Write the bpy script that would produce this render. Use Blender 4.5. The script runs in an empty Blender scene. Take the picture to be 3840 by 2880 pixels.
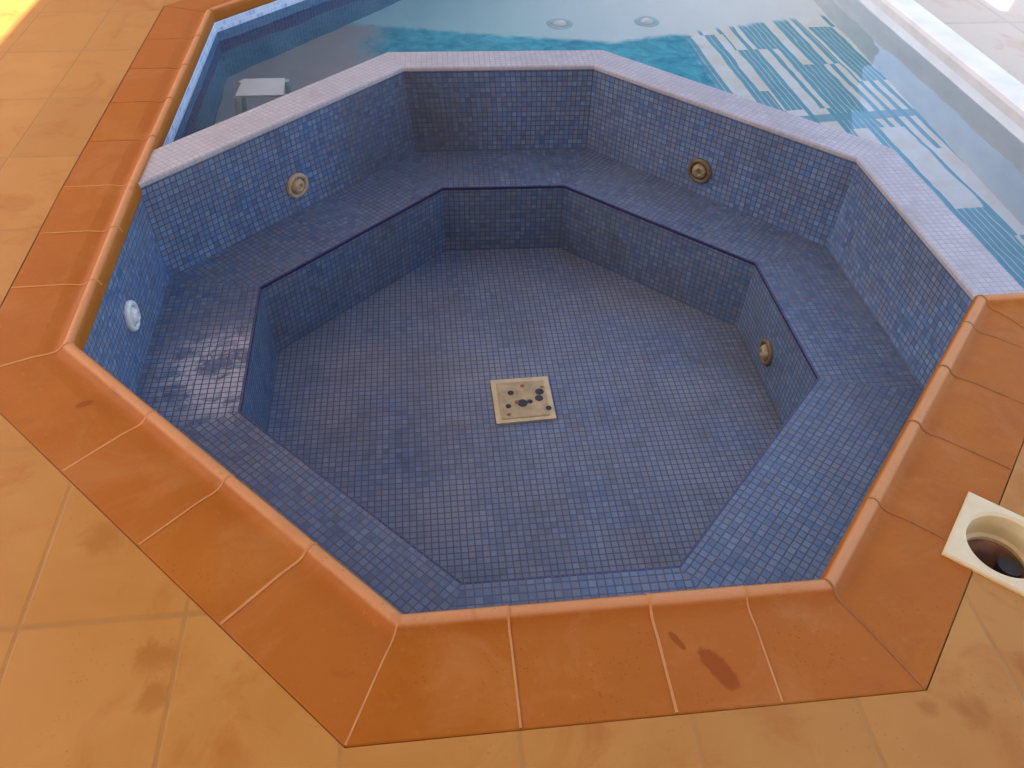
import bpy, bmesh, math, random
from mathutils import Vector, Matrix
from mathutils.geometry import tessellate_polygon
random.seed(7)
scene = bpy.context.scene
COL = scene.collection

# ------------------------------------------------------------------ object helpers
def link(o, parent=None):
    COL.objects.link(o)
    if parent is not None:
        o.parent = parent
    return o

def tag(o, label=None, cat=None, group=None, kind=None):
    if label: o['label'] = label
    if cat: o['category'] = cat
    if group: o['group'] = group
    if kind: o['kind'] = kind
    return o

def thing(name, loc, label, cat, group=None):
    o = bpy.data.objects.new(name, None)
    o.empty_display_size = 0.1
    o.location = loc
    link(o)
    return tag(o, label, cat, group)

def obj(name, verts, faces, mat, parent=None, uvs=None, smooth=False, bevel=0.0, origin=None):
    """one mesh object; verts in world metres, moved under parent (parents are never rotated)"""
    me = bpy.data.meshes.new(name)
    off = Vector((0, 0, 0))
    if parent is not None:
        off = parent.location.copy()
        if parent.parent is not None:
            off += parent.parent.location
    me.from_pydata([tuple(Vector(v) - off) for v in verts], [], faces)
    if uvs:
        lay = me.uv_layers.new(name='UVMap')
        for poly, fu in zip(me.polygons, uvs):
            for li, uv in zip(poly.loop_indices, fu):
                lay.data[li].uv = uv
    me.materials.append(mat)
    if smooth:
        for p in me.polygons: p.use_smooth = True
    o = bpy.data.objects.new(name, me)
    link(o, parent)
    if bevel:
        m = o.modifiers.new('Bevel', 'BEVEL')
        m.width = bevel; m.segments = 2; m.limit_method = 'ANGLE'; m.angle_limit = math.radians(40)
    return o

class MB:
    """collects pieces of one mesh"""
    def __init__(s): s.v = []; s.f = []; s.u = []
    def face(s, pts, uv=None):
        b = len(s.v); s.v += [tuple(p) for p in pts]
        s.f.append(list(range(b, b + len(pts))))
        s.u.append(uv if uv else [(0, 0)] * len(pts))
    def box(s, x0, x1, y0, y1, z0, z1):
        p = [(x, y, z) for z in (z0, z1) for y in (y0, y1) for x in (x0, x1)]
        for q in ((0, 2, 3, 1), (4, 5, 7, 6), (0, 1, 5, 4), (2, 6, 7, 3), (0, 4, 6, 2), (1, 3, 7, 5)):
            s.face([p[i] for i in q])
    def prism(s, poly, z0, z1):
        a = [Vector((x, y, z0)) for x, y in poly]; b = [Vector((x, y, z1)) for x, y in poly]
        n = len(poly)
        s.face(b); s.face(a[::-1])
        for i in range(n):
            j = (i + 1) % n
            s.face([a[i], a[j], b[j], b[i]])
    def lathe(s, centre, axis, prof, seg=28, a0=0.0):
        """prof: list of (radius, height along axis)"""
        ax = Vector(axis).normalized()
        t = Vector((0, 0, 1)) if abs(ax.z) < 0.9 else Vector((1, 0, 0))
        e1 = ax.cross(t).normalized(); e2 = ax.cross(e1)
        base = len(s.v); c = Vector(centre)
        for r, h in prof:
            for k in range(seg):
                a = a0 + 2 * math.pi * k / seg
                s.v.append(tuple(c + ax * h + (e1 * math.cos(a) + e2 * math.sin(a)) * r))
        for i in range(len(prof) - 1):
            for k in range(seg):
                k2 = (k + 1) % seg
                s.f.append([base + i * seg + k, base + i * seg + k2, base + (i + 1) * seg + k2, base + (i + 1) * seg + k])
                s.u.append([(0, 0)] * 4)
    def tube(s, pts, r, seg=8):
        pts = [Vector(p) for p in pts]
        base = len(s.v)
        for i, p in enumerate(pts):
            d = (pts[min(i + 1, len(pts) - 1)] - pts[max(i - 1, 0)]).normalized()
            t = Vector((0, 0, 1)) if abs(d.z) < 0.9 else Vector((1, 0, 0))
            e1 = d.cross(t).normalized(); e2 = d.cross(e1)
            for k in range(seg):
                a = 2 * math.pi * k / seg
                s.v.append(tuple(p + (e1 * math.cos(a) + e2 * math.sin(a)) * r))
        for i in range(len(pts) - 1):
            for k in range(seg):
                k2 = (k + 1) % seg
                s.f.append([base + i * seg + k, base + i * seg + k2, base + (i + 1) * seg + k2, base + (i + 1) * seg + k])
                s.u.append([(0, 0)] * 4)
        for e in (0, len(pts) - 1):
            s.f.append([base + e * seg + k for k in range(seg)]); s.u.append([(0, 0)] * seg)
    def build(s, name, mat, parent=None, smooth=False, bevel=0.0):
        return obj(name, s.v, s.f, mat, parent, s.u, smooth, bevel)

# ------------------------------------------------------------------ node helpers
class NT:
    def __init__(s, name):
        s.m = bpy.data.materials.new(name); s.m.use_nodes = True
        s.t = s.m.node_tree; s.t.nodes.clear()
        s.out = s.t.nodes.new('ShaderNodeOutputMaterial')
    def n(s, kind, **kw):
        nd = s.t.nodes.new(kind)
        for k, v in kw.items(): setattr(nd, k, v)
        return nd
    def l(s, a, b): s.t.links.new(a, b)
    def put(s, v, sock):
        if hasattr(v, 'links') or hasattr(v, 'is_linked'): s.l(v, sock)
        else: sock.default_value = v
    def math(s, op, a, b=0.0, c=None, clamp=False):
        nd = s.n('ShaderNodeMath', operation=op, use_clamp=clamp)
        s.put(a, nd.inputs[0]); s.put(b, nd.inputs[1])
        if c is not None: s.put(c, nd.inputs[2])
        return nd.outputs[0]
    def mix(s, f, a, b, blend='MIX'):
        nd = s.n('ShaderNodeMix', data_type='RGBA', blend_type=blend)
        s.put(f, nd.inputs[0])
        for v, i in ((a, 6), (b, 7)):
            if isinstance(v, tuple): v = (v[0], v[1], v[2], 1.0)
            s.put(v, nd.inputs[i])
        return nd.outputs[2]
    def noise(s, vec, scale, detail=4.0, rough=0.55, dist=0.0):
        nd = s.n('ShaderNodeTexNoise')
        if vec is not None: s.l(vec, nd.inputs['Vector'])
        nd.inputs['Scale'].default_value = scale; nd.inputs['Detail'].default_value = detail
        nd.inputs['Roughness'].default_value = rough; nd.inputs['Distortion'].default_value = dist
        return nd.outputs['Fac']
    def ramp(s, fac, stops, interp='LINEAR'):
        nd = s.n('ShaderNodeValToRGB'); cr = nd.color_ramp; cr.interpolation = interp
        while len(cr.elements) < len(stops): cr.elements.new(0.5)
        for e, (p, c) in zip(cr.elements, stops):
            e.position = p
            e.color = (c, c, c, 1) if isinstance(c, (int, float)) else (c[0], c[1], c[2], 1)
        s.l(fac, nd.inputs[0])
        return nd.outputs[0]
    def smooth(s, v, a, b):
        nd = s.n('ShaderNodeMapRange', interpolation_type='SMOOTHSTEP')
        s.put(v, nd.inputs[0]); nd.inputs[1].default_value = a; nd.inputs[2].default_value = b
        return nd.outputs[0]
    def pos(s): return s.n('ShaderNodeNewGeometry').outputs['Position']
    def sep(s, v):
        nd = s.n('ShaderNodeSeparateXYZ'); s.l(v, nd.inputs[0]); return nd.outputs
    def comb(s, x, y, z=0.0):
        nd = s.n('ShaderNodeCombineXYZ'); s.put(x, nd.inputs[0]); s.put(y, nd.inputs[1]); s.put(z, nd.inputs[2]); return nd.outputs[0]
    def bump(s, h, strength=0.3, dist=0.002):
        nd = s.n('ShaderNodeBump'); s.l(h, nd.inputs['Height'])
        nd.inputs['Strength'].default_value = strength; nd.inputs['Distance'].default_value = dist
        return nd.outputs[0]
    def bsdf(s, col, rough=0.5, normal=None, spec=0.4, metallic=0.0, coat=0.0):
        p = s.n('ShaderNodeBsdfPrincipled')
        if isinstance(col, tuple): col = (col[0], col[1], col[2], 1.0)
        s.put(col, p.inputs['Base Color']); s.put(rough, p.inputs['Roughness'])
        p.inputs['Specular IOR Level'].default_value = spec; p.inputs['Metallic'].default_value = metallic
        p.inputs['Coat Weight'].default_value = coat
        if normal is not None: s.l(normal, p.inputs['Normal'])
        s.l(p.outputs[0], s.out.inputs[0]); return p

def plain(name, col, rough=0.5, var=0.12, scale=14.0, metallic=0.0):
    t = NT(name); nz = t.noise(t.pos(), scale, 5)
    f = t.ramp(nz, [(0.3, 0.0), (0.7, 1.0)])
    a = tuple(c * (1 - var) for c in col); b = tuple(min(1, c * (1 + var)) for c in col)
    t.bsdf(t.mix(f, a, b), rough, t.bump(nz, 0.12, 0.002), metallic=metallic)
    return t.m

TILE = 0.0188
def mosaic(name, shades, grout, rough=0.32, haze=(0.30, 0.29, 0.30), haze_amt=0.45, grime=(0.10, 0.085, 0.07), grime_amt=0.35, haze_lo=0.40, haze_hi=0.64,
           top_line=None, edge_row=None, tile_var=1.0, pitch=TILE, joint=0.050, seed=0.0, haze_seed=0.0, corner=None, glint_spot=None):
    t = NT(name)
    uv = t.n('ShaderNodeUVMap').outputs[0]
    u, v, _ = t.sep(uv)
    uu = t.math('DIVIDE', u, pitch); vv = t.math('DIVIDE', v, pitch)
    cu = t.math('FLOOR', uu); cv = t.math('FLOOR', vv)
    fu = t.math('FRACT', uu); fv = t.math('FRACT', vv)
    du = t.math('MINIMUM', fu, t.math('SUBTRACT', 1.0, fu)); dv = t.math('MINIMUM', fv, t.math('SUBTRACT', 1.0, fv))
    d = t.math('MINIMUM', du, dv)
    tile = t.smooth(d, joint, joint + 0.06)
    wn = t.n('ShaderNodeTexWhiteNoise', noise_dimensions='3D')
    t.l(t.comb(cu, cv, seed), wn.inputs['Vector'])
    r = wn.outputs['Value']
    n = len(shades)
    col = t.ramp(r, [(i / (n - 1), c) for i, c in enumerate(shades)])
    P = t.pos()
    # broad cloudy tone of glaze batches
    big = t.noise(t.comb(*[t.math('ADD', c, 3.1 * haze_seed) for c in t.sep(P)]), 3.1, 5, 0.6)
    col = t.mix(t.ramp(big, [(haze_lo, 0.0), (haze_hi, haze_amt)]), col, haze)
    gn = t.noise(P, 5.3, 6, 0.62, 0.6)
    gm = t.ramp(gn, [(0.45, 0.0), (0.72, grime_amt)])
    col = t.mix(gm, col, grime)
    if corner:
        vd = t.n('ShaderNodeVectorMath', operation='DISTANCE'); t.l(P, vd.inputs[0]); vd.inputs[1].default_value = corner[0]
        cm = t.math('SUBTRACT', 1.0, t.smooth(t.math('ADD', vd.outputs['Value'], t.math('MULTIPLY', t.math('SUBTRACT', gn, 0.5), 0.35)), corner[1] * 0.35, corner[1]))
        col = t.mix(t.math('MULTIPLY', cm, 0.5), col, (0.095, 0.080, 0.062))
    if glint_spot:
        vd = t.n('ShaderNodeVectorMath', operation='DISTANCE'); t.l(P, vd.inputs[0]); vd.inputs[1].default_value = glint_spot[0]
        sn = t.noise(P, 11.0, 6, 0.7, 1.5)
        sm = t.math('MULTIPLY', t.math('SUBTRACT', 1.0, t.smooth(vd.outputs['Value'], glint_spot[1] * 0.4, glint_spot[1])), t.ramp(sn, [(0.42, 0.0), (0.56, 1.0)]))
        col = t.mix(t.math('MULTIPLY', sm, 0.85), col, (0.58, 0.56, 0.57))  # bench glint painted in as a pale, noise-broken patch
    if edge_row:
        m = t.math('LESS_THAN', v, edge_row[0])
        col = t.mix(t.math('MULTIPLY', m, 0.85), col, edge_row[1])
    gcol = t.mix(t.noise(P, 23.0, 3), tuple(c * 0.75 for c in grout), tuple(c * 1.3 for c in grout))
    col = t.mix(tile, gcol, col)
    if top_line:
        col = t.mix(t.math('LESS_THAN', v, top_line[0]), col, top_line[1])
    wob = t.n('ShaderNodeTexWhiteNoise', noise_dimensions='3D'); t.l(t.comb(cu, cv, seed + 5.0), wob.inputs['Vector'])
    h = t.math('ADD', t.math('MULTIPLY', tile, 1.0), t.math('MULTIPLY', wob.outputs['Value'], 0.5))
    rg = t.math('ADD', t.math('MULTIPLY', t.math('SUBTRACT', 1.0, tile), 0.35), t.math('MULTIPLY_ADD', gm, 0.4, rough))
    t.bsdf(col, rg, t.bump(h, 0.35, 0.0015))
    return t.m

ZB0 = -0.323
BLUES = [(0.074, 0.112, 0.185), (0.084, 0.155, 0.278), (0.140, 0.182, 0.250), (0.092, 0.144, 0.232), (0.150, 0.222, 0.318), (0.140, 0.148, 0.190)]
DGR = (0.080, 0.084, 0.112)
HZ_B = (0.20, 0.212, 0.238)
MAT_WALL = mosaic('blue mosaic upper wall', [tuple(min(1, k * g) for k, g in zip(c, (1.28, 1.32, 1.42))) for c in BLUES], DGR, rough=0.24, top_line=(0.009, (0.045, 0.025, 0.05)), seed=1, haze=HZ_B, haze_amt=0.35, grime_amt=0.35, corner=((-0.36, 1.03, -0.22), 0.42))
MAT_BENCH = mosaic('blue mosaic bench', BLUES, (0.090, 0.096, 0.124), rough=0.26, edge_row=(0.0065, (0.045, 0.032, 0.105)), seed=2, haze=HZ_B, haze_amt=0.5, haze_lo=0.30, haze_hi=0.72, grime_amt=0.2, glint_spot=((-0.83, -0.10, ZB0), 0.24))
MAT_LOW = mosaic('blue mosaic foot well wall', BLUES, DGR, rough=0.34, top_line=(0.010, (0.035, 0.022, 0.075)), seed=3, haze=HZ_B, haze_amt=0.25, grime_amt=0.5)
MAT_FLOOR = mosaic('limescaled mosaic floor', BLUES, (0.090, 0.092, 0.115), rough=0.40, seed=4, haze=(0.262, 0.252, 0.262), haze_amt=0.80, haze_lo=0.28, haze_hi=0.74, grime_amt=0.40)
MAT_RIM = mosaic('pale lilac mosaic rim', [(0.40, 0.35, 0.36), (0.48, 0.43, 0.43), (0.43, 0.39, 0.40), (0.52, 0.47, 0.46)], (0.38, 0.34, 0.34),
                 rough=0.40, haze=(0.53, 0.48, 0.46), haze_amt=0.6, grime=(0.36, 0.30, 0.28), grime_amt=0.5, seed=5)
MAT_DEEP = mosaic('deep blue pool mosaic', [(0.015, 0.13, 0.32), (0.03, 0.19, 0.42), (0.05, 0.24, 0.46), (0.02, 0.16, 0.38)], (0.05, 0.20, 0.40), rough=0.22, haze=(0.10, 0.28, 0.45), haze_amt=0.3, grime_amt=0.1, seed=9)
MAT_POOLWALL = mosaic('pale waterline mosaic', [(0.42, 0.48, 0.80), (0.60, 0.72, 0.90), (0.74, 0.83, 0.93), (0.66, 0.76, 0.92)], (0.72, 0.78, 0.88),
                      rough=0.22, haze=(0.45, 0.60, 0.80), haze_amt=0.3, grime_amt=0.1, seed=6)
MAT_TEAL = mosaic('teal mosaic strips', [(0.05, 0.32, 0.44), (0.08, 0.40, 0.52), (0.12, 0.46, 0.56), (0.04, 0.26, 0.40)], (0.16, 0.42, 0.5),
                  rough=0.25, haze=(0.2, 0.5, 0.55), haze_amt=0.4, grime_amt=0.1, seed=7)

# terracotta coping with wet stain
def coping_material():
    t = NT('terracotta coping'); P = t.pos(); x, y, z = t.sep(P)
    oi = t.n('ShaderNodeObjectInfo').outputs['Random']
    n1 = t.noise(P, 7.0, 6, 0.6); n2 = t.noise(P, 60.0, 4, 0.6)
    col = t.mix(t.ramp(n1, [(0.3, 0.0), (0.7, 1.0)]), (0.385, 0.105, 0.006), (0.455, 0.142, 0.013))
    col = t.mix(t.math('MULTIPLY', oi, 0.9), col, (0.425, 0.124, 0.014))
    col = t.mix(t.ramp(n2, [(0.62, 0.0), (0.8, 0.35)]), col, (0.58, 0.25, 0.09))
    col = t.mix(t.math('MULTIPLY', t.smooth(t.math('ADD', z, t.math('MULTIPLY', n1, 0.003)), 0.0055, 0.0125), 0.75), col, (0.70, 0.33, 0.14))  # lip crest painted lighter for the light it catches
    vo = t.n('ShaderNodeTexVoronoi'); t.l(P, vo.inputs['Vector']); vo.inputs['Scale'].default_value = 120.0
    gate = t.ramp(t.noise(P, 9.0, 3), [(0.48, 0.0), (0.60, 1.0)])
    pores = t.math('MULTIPLY', t.math('SUBTRACT', 1.0, t.smooth(vo.outputs['Distance'], 0.10, 0.26)), gate)
    col = t.mix(t.math('MULTIPLY', pores, 0.45), col, (0.24, 0.055, 0.008))
    bl = t.ramp(t.noise(P, 3.3, 6, 0.7, 1.4), [(0.52, 0.0), (0.70, 0.45)])
    col = t.mix(bl, col, (0.50, 0.20, 0.055))
    dk = t.ramp(t.noise(P, 15.0, 6, 0.72, 0.8), [(0.58, 0.0), (0.78, 0.5)])
    col = t.mix(dk, col, (0.33, 0.085, 0.012))
    warp = t.math('MULTIPLY', t.math('SUBTRACT', t.noise(P, 30.0, 5, 0.7), 0.5), 1.3)
    def blot(cx, cy, ax, ay, ang):
        c, s_ = math.cos(ang), math.sin(ang)
        dx = t.math('SUBTRACT', x, cx); dy = t.math('SUBTRACT', y, cy)
        p = t.math('DIVIDE', t.math('ADD', t.math('MULTIPLY', dx, c), t.math('MULTIPLY', dy, s_)), ax)
        q = t.math('DIVIDE', t.math('SUBTRACT', t.math('MULTIPLY', dy, c), t.math('MULTIPLY', dx, s_)), ay)
        r = t.math('SQRT', t.math('ADD', t.math('MULTIPLY', p, p), t.math('MULTIPLY', q, q)))
        return t.math('SUBTRACT', 1.0, t.smooth(t.math('ADD', r, warp), 0.72, 1.08))
    m = t.math('MAXIMUM', blot(0.143, -1.200, 0.042, 0.017, math.radians(-62)), blot(0.088, -1.147, 0.022, 0.006, math.radians(-60)))
    m = t.math('MAXIMUM', m, blot(-0.98, -0.53, 0.02, 0.01, 0.5))
    col = t.mix(t.math('MULTIPLY', m, 0.85), col, (0.29, 0.062, 0.003))
    t.bsdf(col, t.math('MULTIPLY_ADD', n1, 0.25, 0.42), t.bump(t.math('SUBTRACT', t.math('ADD', n2, n1), pores), 0.30, 0.002), spec=0.16)
    return t.m
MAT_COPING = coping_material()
MAT_GROUT3 = plain('clay stained grout', (0.41, 0.132, 0.018), 0.85, 0.2, 30)
MAT_GROUT2 = plain('dirty grout', (0.34, 0.13, 0.032), 0.85, 0.2, 30)
MAT_GROUT = plain('sandy grout', (0.58, 0.25, 0.075), 0.85, 0.12, 30)

def deck_material(name, ca, cb, cg, pitch, px, py, stains=()):
    t = NT(name); P = t.pos(); x, y, z = t.sep(P)
    uu = t.math('DIVIDE', t.math('SUBTRACT', x, px), pitch); vv = t.math('DIVIDE', t.math('SUBTRACT', y, py), pitch * 1.498)
    cu = t.math('FLOOR', uu); cv = t.math('FLOOR', vv); fu = t.math('FRACT', uu); fv = t.math('FRACT', vv)
    d = t.math('MINIMUM', t.math('MINIMUM', fu, t.math('SUBTRACT', 1.0, fu)), t.math('MINIMUM', fv, t.math('SUBTRACT', 1.0, fv)))
    tile = t.smooth(d, 0.006, 0.022)
    wn = t.n('ShaderNodeTexWhiteNoise', noise_dimensions='3D'); t.l(t.comb(cu, cv, 2.0), wn.inputs['Vector']); r = wn.outputs['Value']
    n1 = t.noise(P, 5.5, 6, 0.62, 0.4); n2 = t.noise(P, 55.0, 4)
    col = t.mix(t.ramp(n1, [(0.3, 0.0), (0.72, 1.0)]), ca, cb)
    col = t.mix(t.math('MULTIPLY', r, 0.35), col, tuple(c * 0.82 for c in ca))
    sm = t.ramp(t.noise(P, 4.6, 6, 0.66, 1.0), [(0.53, 0.0), (0.68, 0.6)])
    col = t.mix(sm, col, (ca[0] * 0.85, ca[1] * 0.62, ca[2] * 0.4))
    vo = t.n('ShaderNodeTexVoronoi'); t.l(P, vo.inputs['Vector']); vo.inputs['Scale'].default_value = 95.0
    pores = t.math('MULTIPLY', t.math('SUBTRACT', 1.0, t.smooth(vo.outputs['Distance'], 0.08, 0.22)), t.ramp(t.noise(P, 8.0, 3), [(0.5, 0.0), (0.62, 1.0)]))
    col = t.mix(t.math('MULTIPLY', pores, 0.35), col, (ca[0] * 0.6, ca[1] * 0.5, ca[2] * 0.4))
    if stains:
        for (sx, sy, sr) in stains:
            vd = t.n('ShaderNodeVectorMath', operation='DISTANCE'); t.l(P, vd.inputs[0]); vd.inputs[1].default_value = (sx, sy, 0)
            dd = t.math('ADD', vd.outputs['Value'], t.math('MULTIPLY', t.math('SUBTRACT', t.noise(P, 17.0, 6, 0.7, 1.0), 0.5), sr * 2.2))
            col = t.mix(t.math('MULTIPLY', t.math('SUBTRACT', 1.0, t.smooth(dd, sr * 0.2, sr)), 0.6), col, (0.36, 0.115, 0.010))
    dirt = t.mix(t.noise(P, 12.0, 4, 0.6), cg, tuple(c * 0.72 for c in ca))
    col = t.mix(tile, dirt, col)
    h = t.math('ADD', t.math('SUBTRACT', tile, t.math('MULTIPLY', pores, 0.4)), t.math('MULTIPLY', n2, 0.15))
    t.bsdf(col, t.math('MULTIPLY_ADD', n1, 0.3, 0.36), t.bump(h, 0.3, 0.002), spec=0.25)
    return t.m
MAT_DECK = deck_material('ochre clay tiles', (0.480, 0.200, 0.033), (0.550, 0.252, 0.054), (0.515, 0.240, 0.060), 0.257, -0.177, -1.028, ((-0.73, -1.10, 0.045), (-0.715, -1.16, 0.035), (-0.86, -0.86, 0.05), (0.50, -1.30, 0.035), (0.44, -1.29, 0.02), (0.63, -1.24, 0.03)))
MAT_DECK2 = deck_material('pale stone tiles', (0.60, 0.47, 0.34), (0.66, 0.53, 0.39), (0.60, 0.47, 0.34), 0.40, 0.13, 0.2)
MAT_WHITE = plain('white render', (0.90, 0.88, 0.83), 0.7, 0.05, 9)
MAT_CREAM = plain('cream plastic', (0.78, 0.62, 0.34), 0.38, 0.06, 25)
MAT_CREAM2 = plain('aged cream plastic', (0.46, 0.33, 0.15), 0.45, 0.22, 30)
MAT_BRASS = plain('dull tan nozzle', (0.34, 0.25, 0.13), 0.5, 0.35, 60)
MAT_JETRING = plain('dirty jet ring', (0.17, 0.11, 0.05), 0.45, 0.25, 40)
MAT_JETBEIGE = plain('beige jet plastic', (0.52, 0.37, 0.20), 0.5, 0.2, 40)
MAT_JETWHITE = plain('white jet fitting', (0.72, 0.70, 0.64), 0.35, 0.1, 40)
MAT_DARK = plain('dark rubber', (0.030, 0.022, 0.02), 0.45, 0.3, 40)
MAT_BROWN = plain('brown wet basket', (0.26, 0.095, 0.025), 0.45, 0.5, 30)
MAT_PLASTER = plain('pale pool plaster', (0.90, 0.90, 0.87), 0.6, 0.06, 6)
MAT_OCHRE = plain('pale house wall', (0.60, 0.52, 0.42), 0.8, 0.08, 5)
MAT_BLOCKER = plain('roof and blocker grey', (0.50, 0.49, 0.47), 0.8, 0.06, 5)
MAT_STANDIN = plain('reflection stand-in white', (0.70, 0.71, 0.71), 0.35, 0.03, 10)

# pool floor: pinkish end, teal mosaic, then water reflections painted as teal and cream stripes
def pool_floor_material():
    t = NT('pool floor with painted reflections'); P = t.pos(); x, y, z = t.sep(P)
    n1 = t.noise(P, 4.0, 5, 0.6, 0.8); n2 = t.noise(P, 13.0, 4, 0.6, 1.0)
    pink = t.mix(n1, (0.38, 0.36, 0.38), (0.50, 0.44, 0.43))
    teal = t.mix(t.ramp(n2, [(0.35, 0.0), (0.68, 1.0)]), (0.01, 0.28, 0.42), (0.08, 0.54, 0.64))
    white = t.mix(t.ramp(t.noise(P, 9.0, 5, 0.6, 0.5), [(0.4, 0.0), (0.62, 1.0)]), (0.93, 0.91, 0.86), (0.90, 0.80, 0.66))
    # painted reflection streaks run along y; each length of lane has its own stripe widths
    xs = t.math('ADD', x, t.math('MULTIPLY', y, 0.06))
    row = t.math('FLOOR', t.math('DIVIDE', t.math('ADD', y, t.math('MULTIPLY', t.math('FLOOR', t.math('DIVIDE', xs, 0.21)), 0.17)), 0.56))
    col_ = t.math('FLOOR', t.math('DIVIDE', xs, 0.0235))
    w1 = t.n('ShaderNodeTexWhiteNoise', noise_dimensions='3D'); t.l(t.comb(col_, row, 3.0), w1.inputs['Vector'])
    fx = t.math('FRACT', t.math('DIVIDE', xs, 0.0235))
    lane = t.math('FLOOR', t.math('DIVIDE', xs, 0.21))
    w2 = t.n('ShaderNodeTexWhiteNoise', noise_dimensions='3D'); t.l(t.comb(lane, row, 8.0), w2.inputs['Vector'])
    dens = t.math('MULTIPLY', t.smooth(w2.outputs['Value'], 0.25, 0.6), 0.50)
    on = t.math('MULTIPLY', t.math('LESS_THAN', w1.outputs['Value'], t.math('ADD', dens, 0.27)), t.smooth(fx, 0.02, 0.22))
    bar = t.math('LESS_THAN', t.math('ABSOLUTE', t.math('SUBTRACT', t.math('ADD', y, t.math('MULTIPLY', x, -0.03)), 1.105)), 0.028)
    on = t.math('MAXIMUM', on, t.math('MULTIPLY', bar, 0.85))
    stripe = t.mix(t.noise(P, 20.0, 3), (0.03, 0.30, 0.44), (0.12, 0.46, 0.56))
    refl_lanes = t.mix(t.math('MULTIPLY', on, 0.9), white, stripe)
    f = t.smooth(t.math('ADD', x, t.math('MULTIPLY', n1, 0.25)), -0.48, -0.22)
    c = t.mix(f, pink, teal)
    c = t.mix(t.smooth(t.math('ADD', x, t.math('MULTIPLY', n2, 0.10)), 0.98, 1.06), c, refl_lanes)
    # pale field beyond the far fittings, sky reflection painted as a gradient in x
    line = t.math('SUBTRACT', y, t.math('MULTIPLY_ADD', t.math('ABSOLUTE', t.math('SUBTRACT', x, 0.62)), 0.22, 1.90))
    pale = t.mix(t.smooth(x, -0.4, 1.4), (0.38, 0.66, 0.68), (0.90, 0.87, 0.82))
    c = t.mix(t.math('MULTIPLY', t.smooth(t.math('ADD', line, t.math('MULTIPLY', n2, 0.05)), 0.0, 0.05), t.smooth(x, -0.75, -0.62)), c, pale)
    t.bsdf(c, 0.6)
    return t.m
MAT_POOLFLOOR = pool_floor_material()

def water_material():
    t = NT('pool water'); P = t.pos(); x, y, z = t.sep(P)
    n = t.noise(t.comb(x, t.math('MULTIPLY', y, 0.7), z), 6.0, 1.5, 0.5, 0.3)
    nb = t.bump(n, 0.14, 0.02)
    g = t.n('ShaderNodeBsdfGlass'); g.inputs['IOR'].default_value = 1.33; g.inputs['Roughness'].default_value = 0.0
    g.inputs['Color'].default_value = (0.985, 1.0, 1.0, 1); t.l(nb, g.inputs['Normal'])
    t.l(g.outputs[0], t.out.inputs[0])
    return t.m
MAT_WATER = water_material()

# ------------------------------------------------------------------ plan of the tub (metres)
O = [(-0.327, 1.077), (0.351, 1.059), (1.032, 0.341), (1.040, -0.338), (0.364, -1.064), (-0.345, -1.065), (-1.050, -0.345), (-1.065, 0.335)]
I = [(-0.211, 0.806), (0.225, 0.792), (0.766, 0.276), (0.767, -0.258), (0.235, -0.809), (-0.239, -0.808), (-0.776, -0.256), (-0.785, 0.269)]
OB = list(O); OB[0] = (-0.300, 1.077)          # plaster corner leans in a little at the foot
ZB, ZF, ZW = -0.323, -0.592, -0.076            # bench, foot-well floor, pool water

tub = thing('hot_tub', (0, 0, 0), 'empty octagonal hot tub lined with small blue mosaic tiles', 'hot tub')

def ring_wall(name, top, bot, zt, zb, mat):
    m = MB(); u0 = 0.0
    for i in range(8):
        j = (i + 1) % 8
        a, b = Vector((*top[i], 0)), Vector((*top[j], 0)); L = (b - a).length
        h = zt - zb
        N = 4
        m.face([(*top[i], zt), (*bot[i], zb), (*bot[j], zb), (*top[j], zt)][::-1],
               [(u0 + L, 0), (u0 + L, h), (u0, h), (u0, 0)])
        u0 += math.ceil(L / TILE) * TILE + TILE * 3
    return m.build(name, mat, tub)
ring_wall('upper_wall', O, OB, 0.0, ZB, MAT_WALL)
ring_wall('foot_well_wall', I, I, ZB, ZF, MAT_LOW)
m = MB()
for i in range(8):                               # bench: one trapezium per side, tiles follow the inner edge
    j = (i + 1) % 8
    a, b = Vector(I[i]), Vector(I[j]); e = (b - a).normalized(); nrm = Vector((-e.y, e.x))
    if nrm.dot(a) < 0: nrm = -nrm
    pts = [I[i], I[j], OB[j], OB[i]]
    m.face([(*p, ZB) for p in pts], [((Vector(p) - a).dot(e) + 10 * i * TILE, max(0.0, (Vector(p) - a).dot(nrm))) for p in pts])
m.build('bench', MAT_BENCH, tub)
m = MB(); m.face([(*p, ZF) for p in I], [(p[0] + 2.0, p[1] + 2.0) for p in I]); m.build('foot_well_floor', MAT_FLOOR, tub)
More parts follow.
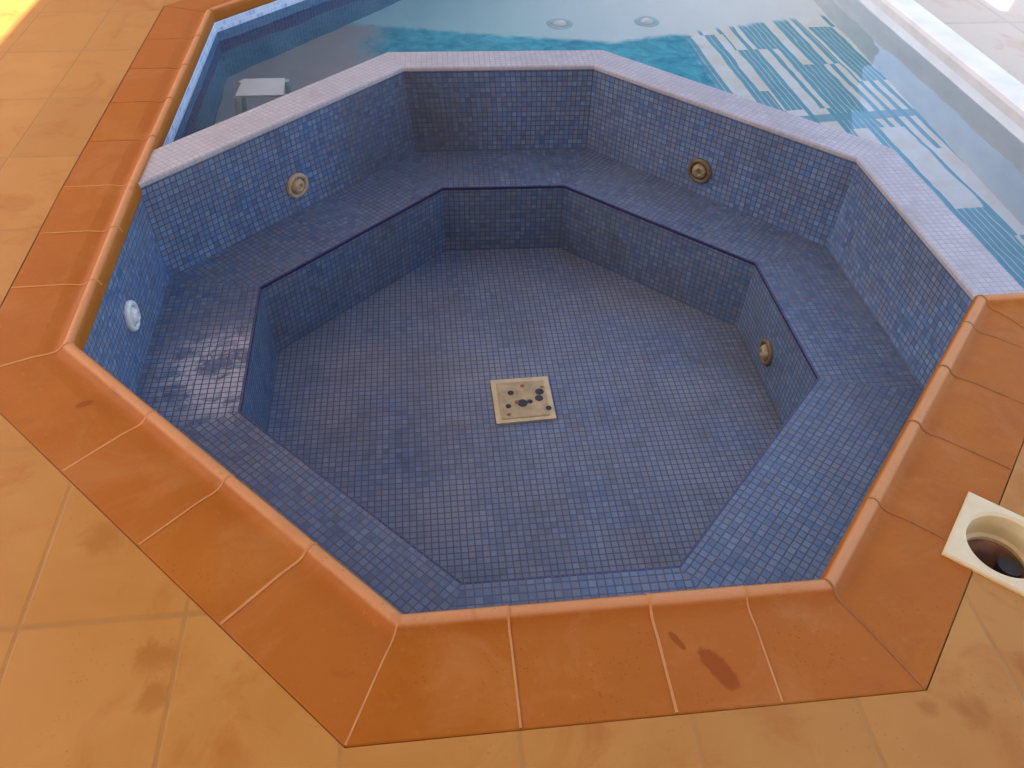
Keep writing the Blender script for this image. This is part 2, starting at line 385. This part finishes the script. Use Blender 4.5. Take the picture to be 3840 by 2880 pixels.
# dividing wall between tub and pool (sides H-A-B-C-D)
def offset_path(P, d):
    out = []
    for i, p in enumerate(P):
        p = Vector(p)
        dirs = []
        if i > 0: dirs.append((p - Vector(P[i - 1])).normalized())
        if i < len(P) - 1: dirs.append((Vector(P[i + 1]) - p).normalized())
        ns = [Vector((-q.y, q.x)) for q in dirs]
        if len(ns) == 1: out.append(p + ns[0] * d)
        else:
            b = (ns[0] + ns[1]).normalized(); out.append(p + b * (d / b.dot(ns[0])))
    return out
RIM = [O[7], O[0], O[1], O[2], O[3]]
RW = 0.132
rout = offset_path(RIM, RW)
rout[0] = Vector((-1.062, 0.335 + 0.19)); rout[-1] = Vector((1.04 + RW, -0.338))
m = MB()
for i in range(4):
    a, b = Vector(RIM[i]), Vector(RIM[i + 1]); e = (b - a).normalized(); n = Vector((-e.y, e.x))
    prof_i = [(0.0, -0.012), (0.004, -0.002), (0.012, 0.002)]
    q = [RIM[i], RIM[i + 1], rout[i + 1], rout[i]]
    def uv(p): return ((Vector(p) - a).dot(e) + 3.0 * i, (Vector(p) - a).dot(n))
    m.face([(*p, 0.002) for p in q], [uv(p) for p in q])
    # outer face down into the pool
    p, r = rout[i], rout[i + 1]; L = (r - p).length
    m.face([(*r, 0.002), (*p, 0.002), (*p, -0.30), (*r, -0.30)], [(0, 0), (L, 0), (L, 0.3), (0, 0.3)])
    # small inner lip over the tub wall
    p, r = Vector(RIM[i]), Vector(RIM[i + 1])
    p2, r2 = p - n * 0.004, r - n * 0.004
    m.face([(*p, 0.002), (*r, 0.002), (*r2, -0.003), (*p2, -0.003)][::-1], [(0, 0), (L, 0), (L, .006), (0, .006)])
    m.face([(*p2, -0.003), (*r2, -0.003), (*r2, -0.012), (*p2, -0.012)][::-1], [(0, 0), (L, 0), (L, .009), (0, .009)])
m.build('dividing_rim', MAT_RIM, tub)

# ------------------------------------------------------------------ coping tiles (bullnose, one mesh each)
BACK0, BACK1 = Vector((-1.068, 1.640)), Vector((0.35, 3.20))
PATH = [BACK1, BACK0, Vector(O[7]) + Vector((0, 0)), Vector(O[6]), Vector(O[5]), Vector(O[4]), Vector(O[3]), Vector((1.72, -0.325))]
PATH[2] = Vector((-1.066, 0.335))
PATH = [Vector(p) for p in PATH]
PROF = [(0.004, -0.045), (-0.004, -0.032), (-0.006, -0.008), (-0.003, 0.004), (0.003, 0.0105), (0.010, 0.0125), (0.017, 0.0105), (0.022, 0.006), (0.028, 0.0010), (0.036, -0.0022), (0.046, -0.0025), (0.060, -0.0005), (0.075, 0.0010), (0.120, 0.0010), (0.1965, 0.0010), (0.1985, -0.0010), (0.1985, -0.03)]
# the path runs with the pool on its left, so coping lies on the right (negative side of the left normal)
OFFS = {d: offset_path(PATH, -d) for d in {p[0] for p in PROF} | {0.2, 0.1, 0.008}}
JOINTS = {   # per segment: joint positions as fractions
    0: None, 1: None, 2: None, 3: [0.31, 0.56, 0.79], 4: [0.24, 0.57, 0.80], 5: [0.22, 0.47, 0.68, 0.87], 6: [0.36, 0.72]}
SK_C = Vector((0.593, -1.031)); SK_E1 = Vector((0.6815, 0.7318)); SK_E2 = Vector((0.7318, -0.6815))
SK_S = 0.172
SK_M = SK_C + SK_E1 * (SK_S / 2) + SK_E2 * (SK_S / 2)
hs = SK_S / 2 - 0.004
NOTCH_D = (SK_C - PATH[5]).dot(SK_E2) + 0.003
NOTCH_S0 = (SK_C - PATH[5]).dot(SK_E1) + 0.003
NOTCH_S1 = NOTCH_S0 + SK_S - 0.006
def coping_tile(seg, t0, t1):
    m = MB(); G = 0.0004
    dz = random.uniform(-0.0006, 0.0006)
    A, B = PATH[seg], PATH[seg + 1]; e0 = (B - A).normalized(); L = (B - A).length
    def at(t, d, z, sgn):
        if d not in OFFS: OFFS[d] = offset_path(PATH, -d)
        a, b = OFFS[d][seg], OFFS[d][seg + 1]
        if t in (0.0, 1.0): p = a.lerp(b, t)          # mitre
        else: p = A.lerp(B, t) + Vector((e0.y, -e0.x)) * d
        p = p + e0 * (G * sgn)
        return (p.x, p.y, z + dz)
    def run(ta, tb, prof, caps):
        r0 = [at(ta, d, z, 1 if ta == t0 else 0) for d, z in prof]; r1 = [at(tb, d, z, -1 if tb == t1 else 0) for d, z in prof]
        for k in range(len(prof) - 1): m.face([r0[k], r0[k + 1], r1[k + 1], r1[k]])
        if caps: m.face(r0[::-1]); m.face(r1)
    s0, s1 = NOTCH_S0 / L, NOTCH_S1 / L
    if seg == 5 and t0 < s1 and t1 > s0:
        nose = PROF[:14]
        run(t0, t1, nose, False)
        dn = NOTCH_D
        run(t0, t1, [(0.120, 0.0010), (dn - 0.002, 0.0010)], False)
        edgep = [(dn, -0.0015), (dn, -0.03)]
        ta, tb = max(t0, s0), min(t1, s1)
        run(ta, tb, [(dn - 0.002, 0.0010)] + edgep, False)
        tail = [(dn - 0.002, 0.0010), (0.1965, 0.0010), (0.1985, -0.0010), (0.1985, -0.03)]
        if t0 < s0: run(t0, s0, tail, False)
        if t1 > s1: run(s1, t1, tail, False)
        for tt in (s0, s1):
            if t0 < tt < t1:
                p = [at(tt, dn - 0.002, 0.0010, 0), at(tt, 0.195, 0.0010, 0)]
                m.face([p[0], p[1], (p[1][0], p[1][1], -0.03), (p[0][0], p[0][1], -0.03)])
    else:
        run(t0, t1, PROF, True)
    n_smooth = {}
    o = m.build('coping_tile', MAT_COPING, tub)
    bm = bmesh.new(); bm.from_mesh(o.data); bmesh.ops.remove_doubles(bm, verts=bm.verts, dist=1e-5); bmesh.ops.recalc_face_normals(bm, faces=bm.faces)
    up = [f for f in bm.faces if abs(f.normal.z) > 0.95 and f.calc_area() > 0.004]
    if up and sum(f.normal.z for f in up) < 0: bmesh.ops.reverse_faces(bm, faces=bm.faces)
    nrm = Vector((e0.y, -e0.x))
    for f in bm.faces:
        c = f.calc_center_median(); d_ = (Vector((c.x, c.y)) - A).dot(nrm)
        f.smooth = d_ < 0.062 and abs(f.normal.xy.dot(e0)) < 0.5 and c.z > -0.03
    for e in bm.edges:
        if len(e.link_faces) == 2 and e.calc_face_angle(0) > math.radians(50): e.smooth = False
    bm.to_mesh(o.data); bm.free()
    wn = o.modifiers.new('wn', 'WEIGHTED_NORMAL'); wn.weight = 90; wn.keep_sharp = True
    return o

tiles = []
for s in range(len(PATH) - 1):
    js = JOINTS[s]
    if js is None:
        L = (PATH[s + 1] - PATH[s]).length; n = max(1, round(L / 0.25)); js = [k / n for k in range(1, n)]
    ts = [0.0] + js + [1.0]
    for a, b in zip(ts[:-1], ts[1:]):
        tiles.append((s, a, b, coping_tile(s, a, b)))

# grout bed under the coping
m = MB()
for s in range(len(PATH) - 1):
    if s == 5: continue
    a, b = OFFS[0.008][s], OFFS[0.008][s + 1]; c, d = OFFS[0.2][s + 1], OFFS[0.2][s]
    m.face([(*a, -0.008), (*d, -0.008), (*c, -0.008), (*b, -0.008)])
def grout_piece(t0, t1, d0, d1):
    A, B = PATH[5], PATH[6]
    q = []
    for t, d in ((t0, d0), (t0, d1), (t1, d1), (t1, d0)):
        key0 = offset_path(PATH, -d)
        p = key0[5].lerp(key0[6], t); q.append((p.x, p.y, -0.008))
    m.face(q)
grout_piece(0.0, 0.225, 0.008, 0.2); grout_piece(0.225, 0.445, 0.008, 0.112); grout_piece(0.445, 1.0, 0.008, 0.2)
m.build('grout_bed', MAT_GROUT, tub)
def joint_strip(seg, t, wd, dmax=9.0):
    m = MB(); rows = [[], []]
    A, B = PATH[seg], PATH[seg + 1]; e0 = (B - A).normalized()
    for d, z in PROF[2:-2]:
        if d > dmax: d = dmax
        if t in (0.0, 1.0):
            p = OFFS[d][seg].lerp(OFFS[d][seg + 1], t); dd = Vector((-1, 0))
            q = OFFS[0.2][seg].lerp(OFFS[0.2][seg + 1], t) - OFFS[0.008][seg].lerp(OFFS[0.008][seg + 1], t); dd = Vector((-q.y, q.x)).normalized()
        else:
            p = A.lerp(B, t) + Vector((e0.y, -e0.x)) * d; dd = e0
        for k, sg in enumerate((-1, 1)): rows[k].append((*(p + dd * wd * sg), z + 0.0010))
    for k in range(len(rows[0]) - 1): m.face([rows[0][k], rows[0][k + 1], rows[1][k + 1], rows[1][k]])
    low = [[(x, y, z - 0.003) for x, y, z in r] for r in rows]
    for k in range(len(rows[0]) - 1):
        m.face([rows[0][k + 1], rows[0][k], low[0][k], low[0][k + 1]]); m.face([rows[1][k], rows[1][k + 1], low[1][k + 1], low[1][k]])
    m.build('grout_joint', MAT_GROUT2 if seg == 5 else (MAT_GROUT3 if seg < 2 or seg == 6 else MAT_GROUT), tub)
for s, a, b, o in tiles:
    lim = NOTCH_D - 0.003 if (s == 5 and NOTCH_S0 < a * (PATH[6] - PATH[5]).length < NOTCH_S1) else 9.0
    if lim < 9.0 and lim not in OFFS: OFFS[lim] = offset_path(PATH, -lim)
    if a > 0 or s > 0: joint_strip(s, a, random.uniform(0.0014, 0.0026), lim)

# ------------------------------------------------------------------ decks
def sheet(name, outer, holes, z, mat):
    polys = [[Vector((p[0], p[1], 0)) for p in outer]] + [[Vector((p[0], p[1], 0)) for p in h] for h in holes]
    flat = [p for q in polys for p in q]
    tris = tessellate_polygon(polys)
    me = bpy.data.meshes.new(name); me.from_pydata([(p.x, p.y, z) for p in flat], [], [list(t) for t in tris])
    bm = bmesh.new(); bm.from_mesh(me); bmesh.ops.recalc_face_normals(bm, faces=bm.faces)
    for f in bm.faces:
        if f.normal.z < 0: f.normal_flip()
    bm.to_mesh(me); bm.free()
    me.materials.append(mat); o = bpy.data.objects.new(name, me); link(o)
    return tag(o, kind='structure')
edge = OFFS[0.2]
skh = [tuple(SK_M + SK_E1 * (a * hs) + SK_E2 * (b * hs)) for a, b in ((-1, -1), (1, -1), (1, 1), (-1, 1))]
# deck edge goes round the skimmer corner that bites into the coping band
outer = [(-9, 9), (4.0, 9)] + [tuple(p) for p in edge[:6]]
A5, B5 = edge[5], edge[6]; dirn = (B5 - A5).normalized()
tA = (SK_M - SK_E1 * hs - A5).dot(dirn); tB = (SK_M + SK_E1 * hs - A5).dot(dirn)
outer += [tuple(A5 + dirn * tA), tuple(SK_M - SK_E1 * hs + SK_E2 * hs), tuple(SK_M + SK_E1 * hs + SK_E2 * hs), tuple(A5 + dirn * tB)]
outer += [tuple(p) for p in edge[6:]] + [(9, -0.53), (9, -9), (-9, -9)]
sheet('deck', outer, [], 0.0, MAT_DECK)
sheet('side_deck', [(1.835, -0.525), (9, -0.525), (9, 9), (1.835, 9)], [], -0.004, MAT_DECK2)

# ------------------------------------------------------------------ swimming pool
pool = thing('swimming_pool', (0, 0, -0.22), 'shallow end of the turquoise swimming pool behind the tub', 'swimming pool')
FZ = -0.54
# side wall below the left coping and the slanting end wall, blue mosaic
m = MB()
def wallquad(p, q, z0, z1, u0=0.0):
    L = (Vector(q) - Vector(p)).length
    m.face([(*p, z0), (*p, z1), (*q, z1), (*q, z0)], [(u0, z0 + 1), (u0, z1 + 1), (u0 + L, z1 + 1), (u0 + L, z0 + 1)])
WL = ZW - 0.004
for nm_, mt_, za, zb in (('waterline_tiles', MAT_POOLWALL, WL, -0.004), ('pool_wall', MAT_DEEP, FZ, WL)):
    m = MB()
    wallquad((-1.067, 0.5), (-1.067, 1.641), za, zb)
    wallquad((-1.067, 1.641), (0.35, 3.20), za, zb, 1.3)
    wallquad((0.35, 3.20), (0.35, 6.0), za, zb, 3.3)
    m.build(nm_, mt_, pool)
m = MB(); wallquad((1.72, -0.325), (1.04, -0.325), FZ, -0.046); m.build('pool_wall', MAT_PLASTER, pool)
m = MB(); wallquad((1.72, 6.0), (1.72, -0.325), FZ, -0.03); m.build('pool_wall', MAT_PLASTER, pool)
# white kerb along the right side
m = MB()
prof = [(1.722, -0.06), (1.716, -0.010), (1.720, 0.004), (1.735, 0.009), (1.80, 0.009), (1.835, 0.006), (1.838, -0.03)]
ys = [-0.325, 6.1]
for y0, y1 in zip(ys[:-1], ys[1:]):
    for (xa, za), (xb, zb) in zip(prof[:-1], prof[1:]):
        m.face([(xa, y0, za), (xa, y1, za), (xb, y1, zb), (xb, y0, zb)][::-1])
m.build('white_kerb', plain('sun bleached kerb', (0.86, 0.79, 0.71), 0.7, 0.08, 7), pool)
# floor
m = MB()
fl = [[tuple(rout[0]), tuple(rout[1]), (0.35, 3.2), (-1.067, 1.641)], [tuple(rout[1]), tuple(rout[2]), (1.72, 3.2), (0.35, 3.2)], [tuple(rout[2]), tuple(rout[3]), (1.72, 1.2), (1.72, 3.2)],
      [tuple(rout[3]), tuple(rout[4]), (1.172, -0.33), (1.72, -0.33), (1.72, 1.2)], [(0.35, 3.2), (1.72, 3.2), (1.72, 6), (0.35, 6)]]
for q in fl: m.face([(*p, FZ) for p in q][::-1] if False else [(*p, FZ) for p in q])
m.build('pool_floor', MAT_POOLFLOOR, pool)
# two round fittings in the pale shelf
for k, (x, y, lab) in enumerate(((0.40, 2.12, 'round white pool fitting under the pale water, left one of the two'),
                                 (0.82, 2.12, 'round white pool fitting under the pale water, right one of the two'))):
    f = thing('pool_fitting', (x, y, FZ), lab, 'pool fitting', 'round fittings on the pale pool floor')
    m = MB(); m.lathe((x, y, FZ - 0.001), (0, 0, 1), [(0.062, 0.0), (0.062, 0.004), (0.052, 0.008), (0.034, 0.006), (0.034, 0.002)]); m.build('flange', plain('fitting flange', (0.45, 0.62, 0.62), 0.4), f, smooth=True)
    m = MB(); m.lathe((x, y, FZ - 0.001), (0, 0, 1), [(0.033, 0.0), (0.033, 0.012), (0.024, 0.026), (0.012, 0.034), (0.0005, 0.036)]); m.build('cap', MAT_WHITE, f, smooth=True)
# water sheet
wp = [(-1.0665, 0.526)] + [tuple(p) for p in rout[1:]] + [(1.172, -0.325), (1.7195, -0.325), (1.7195, 6.0), (0.351, 6.0), (0.351, 3.199), (-1.0665, 1.6405)]
wp[0] = tuple(rout[0])
sheet('water', wp, [], ZW, MAT_WATER)

# ------------------------------------------------------------------ jets
def jet(loc, nrm, r, mat_ring, mat_noz, lab, swivel=(0, 0, 0)):
    c = Vector(loc); n = Vector(nrm).normalized()
    f = bpy.data.objects.new('jet', None); f.location = c; link(f, tub); f['label'] = lab
    m = MB(); m.lathe(c - n * 0.004, n, [(r * 0.70, -0.02), (r * 1.0, 0.0), (r * 1.0, 0.009), (r * 0.92, 0.015), (r * 0.74, 0.016), (r * 0.66, 0.010), (r * 0.62, -0.02)]); m.build('ring', mat_ring, f, smooth=True)
    ax = (n + Vector(swivel)).normalized()
    m = MB(); m.lathe(c, ax, [(r * 0.60, -0.012), (r * 0.60, 0.004), (r * 0.50, 0.013), (r * 0.34, 0.020), (r * 0.22, 0.021), (r * 0.20, 0.008), (0.0005, 0.006)]); m.build('nozzle', mat_noz, f, smooth=True)
    return f
nHA = Vector((O[0][1] - O[7][1], -(O[0][0] - O[7][0]), 0)).normalized()
nBC = Vector((-0.70, -0.71, 0)); 
jet((-0.700 + nHA.x * .0, 0.702, -0.232), nHA, 0.044, MAT_JETBEIGE, MAT_JETBEIGE, 'tan jet on the left far wall panel', (0.2, 0, 0.05))
jet((0.687, 0.705, -0.231), (-0.725, -0.688, 0), 0.046, MAT_JETRING, MAT_BRASS, 'brassy jet on the right far wall panel', (0.25, 0.0, 0.15))
jet((-1.057, -0.022, -0.180), (1, 0.02, 0), 0.042, MAT_JETWHITE, MAT_JETWHITE, 'white jet on the bright left wall')
jet((0.766, 0.035, -0.490), (-1, 0, 0), 0.044, MAT_JETRING, MAT_BRASS, 'low jet in the foot well wall')

# drain cover in the floor
dr = thing('drain_cover', (-0.012, -0.03, ZF), 'square cream drain cover with dark holes in the tub floor', 'drain cover')
cx, cy = -0.012, -0.03
from_px = [(-0.103, 0.077), (0.080, 0.080), (0.082, -0.104), (-0.100, -0.112)]
m = MB(); m.prism([(p[0], p[1]) for p in from_px][::-1], ZF - 0.002, ZF + 0.008)
m.build('frame', plain('yellowed cover rim', (0.62, 0.47, 0.24), 0.45, 0.12, 30), dr, bevel=0.003)
ins = [(cx + (p[0] - cx) * 0.82, cy + (p[1] - cy) * 0.82) for p in from_px]
m = MB(); m.prism(ins[::-1], ZF + 0.002, ZF + 0.0105); m.build('grate', MAT_CREAM2, dr, bevel=0.002)
for hx, hy, hr in ((-0.013, -0.035, .016), (-0.030, -0.030, .008), (-0.058, -0.045, .009), (0.045, 0.010, .014), (0.040, -0.018, .013), (0.064, -0.062, .009), (-0.045, 0.012, .010), (-0.005, 0.04, .007), (0.01, -0.03, .009), (-0.06, -0.08, .006), (0.055, 0.03, .006)):
    m = MB(); m.lathe((hx, hy, ZF + 0.0108), (0, 0, 1), [(hr, 0.0), (hr, 0.0006), (0.0003, 0.0008)], 14); m.build('hole', MAT_DARK if hr > 0.0085 else MAT_BROWN, dr)

# ------------------------------------------------------------------ skimmer with its lid off
sk = thing('skimmer', (SK_M.x, SK_M.y, 0), 'open square cream skimmer well with round hole beside the coping', 'skimmer')
R = 0.066
HC = SK_M + SK_E2 * 0.004
def sq_pt(a, half):
    c, s = math.cos(a), math.sin(a); k = half / max(abs(c), abs(s)); return c * k, s * k
NS = 64
m = MB()
angs = sorted(set([2 * math.pi * k / NS + math.pi / 4 for k in range(NS)]))
half = SK_S / 2
prev = None
rows = []
for a in angs:
    sx, sy = sq_pt(a, half); sx2, sy2 = sq_pt(a, half - 0.003)
    c = lambda u, v, z: tuple(Vector((*(SK_M + SK_E1 * u + SK_E2 * v), z)))
    ci, si = math.cos(a), math.sin(a)
    rows.append([c(sx, sy, -0.02), c(sx, sy, 0.005), c(sx2, sy2, 0.008), c(ci * (R + .006), si * (R + .006), 0.008), c(ci * R, si * R, 0.004), c(ci * (R - .002), si * (R - .002), -0.02), c(ci * (R - .002), si * (R - .002), -0.045), c(ci * (R - .010), si * (R - .010), -0.047), c(ci * (R - .010), si * (R - .010), -0.22)])
for i in range(NS):
    j = (i + 1) % NS
    for k in range(len(rows[0]) - 1):
        m.face([rows[i][k], rows[j][k], rows[j][k + 1], rows[i][k + 1]])
m.build('frame', MAT_CREAM, sk)
m = MB(); m.lathe((SK_M.x, SK_M.y, -0.20), (0, 0, 1), [(0.0005, 0.0), (0.045, 0.0), (0.0555, 0.02), (0.0555, 0.145), (0.050, 0.147), (0.048, 0.02), (0.0005, 0.006)]); m.build('basket', MAT_BROWN, sk, smooth=True)
m = MB(); q = SK_M + SK_E1 * 0.005 + SK_E2 * 0.028
m.tube([(q.x, q.y, -0.19), (q.x, q.y, -0.10), (q.x + .002, q.y + .004, -0.045)], 0.022, 16); m.build('stopper', MAT_DARK, sk)

# ------------------------------------------------------------------ white stool shape added in place of a reflection in the water
CX, CY = -0.84, 1.16
st = thing('reflection_standin', (CX, CY, FZ), 'stool-shaped stand-in for a white reflection in the water behind the left rim', 'reflection stand-in')
m = MB(); m.prism([(CX - .085, CY - .07), (CX + .085, CY - .07), (CX + .075, CY + .07), (CX - .075, CY + .07)], ZW - 0.060, ZW - 0.040); m.build('standin_seat', MAT_STANDIN, st, bevel=0.006)
for sx in (-1, 1):
    for sy in (-1, 1):
        m = MB(); m.tube([(CX + sx * .105, CY + sy * .085, FZ), (CX + sx * .078, CY + sy * .062, ZW - 0.055)], 0.013); m.build('standin_leg', MAT_STANDIN, st)

# ------------------------------------------------------------------ unseen surroundings added to shade and colour the light
def struct_box(name, x0, x1, y0, y1, z0, z1, mat):
    m = MB(); m.box(x0, x1, y0, y1, z0, z1); return tag(m.build(name, mat), kind='structure')
SUN_EL, SUN_AZ = math.radians(50), math.radians(-76)   # azimuth from +y towards +x
sv = Vector((math.sin(SUN_AZ) * math.cos(SUN_EL), math.cos(SUN_AZ) * math.cos(SUN_EL), math.sin(SUN_EL)))
HZ = 2.7
off = Vector((sv.x, sv.y)) * (HZ / sv.z)
shade = [(-1.778, -8.0), (2.62, -8.0), (2.62, 2.06), (2.047, 1.36), (2.047, 3.6), (-1.778, 3.6)]
m = MB(); m.prism([(p[0] + off.x, p[1] + off.y) for p in shade], HZ, HZ + 0.16)
tag(m.build('shade_roof', MAT_BLOCKER), kind='structure')  # unseen roof, outline shaped to place the sun patches
struct_box('unseen_house_wall', -7, 7, -4.6, -4.3, 0.0, 3.2, MAT_OCHRE)
struct_box('side_blocker', -5.0, -4.7, -4.3, 8, -0.01, 1.1, MAT_BLOCKER)  # unseen, added to limit sky light from the left
struct_box('far_blocker', -7, 5.5, 8.0, 8.4, -0.9, 4.6, plain('dull green blocker', (0.16, 0.24, 0.20), 0.9, 0.4, 3))  # unseen, added to block front sky and darken the water's reflection
# ground far around
m = MB(); m.face([(-80, -80, -0.9), (80, -80, -0.9), (80, 80, -0.9), (-80, 80, -0.9)]); tag(m.build('ground', plain('garden soil', (0.20, 0.17, 0.10), 0.9, 0.3, 2)), kind='structure')

# ------------------------------------------------------------------ light
w = bpy.data.worlds.new('World'); scene.world = w; w.use_nodes = True
nt = w.node_tree; nt.nodes.clear()
sky = nt.nodes.new('ShaderNodeTexSky'); sky.sky_type = 'NISHITA'; sky.sun_disc = False
sky.sun_elevation = SUN_EL; sky.sun_rotation = SUN_AZ; sky.air_density = 1.0; sky.dust_density = 2.0
bg = nt.nodes.new('ShaderNodeBackground'); bg.inputs[1].default_value = 0.12
wo = nt.nodes.new('ShaderNodeOutputWorld'); nt.links.new(sky.outputs[0], bg.inputs[0]); nt.links.new(bg.outputs[0], wo.inputs[0])
sl = bpy.data.lights.new('sun', 'SUN'); sl.energy = 3.0; sl.angle = math.radians(0.5); sl.color = (1.0, 0.93, 0.82)
so = bpy.data.objects.new('sun', sl); link(so); so.rotation_euler = sv.to_track_quat('Z', 'Y').to_euler(); so.location = (0, 0, 10)

# ------------------------------------------------------------------ camera
cam = bpy.data.cameras.new('camera'); cam.sensor_width = 36.0; cam.sensor_fit = 'HORIZONTAL'
cam.lens = 36.0 * 3010.438 / 3840.0; cam.clip_start = 0.02; cam.clip_end = 500
co = bpy.data.objects.new('camera', cam); link(co)
Mr = Matrix(((0.99428, 0.05781, -0.08979), (-0.10465, 0.69499, -0.71136), (0.02128, 0.71669, 0.69707)))
co.matrix_world = Matrix.Translation((-0.26352, -1.74500, 1.17879)) @ Mr.to_quaternion().to_matrix().to_4x4()
scene.camera = co

vs = scene.view_settings
scene.display_settings.display_device = 'sRGB'
vs.view_transform = 'Standard'; vs.look = 'None'; vs.exposure = 2.35; vs.gamma = 1.0
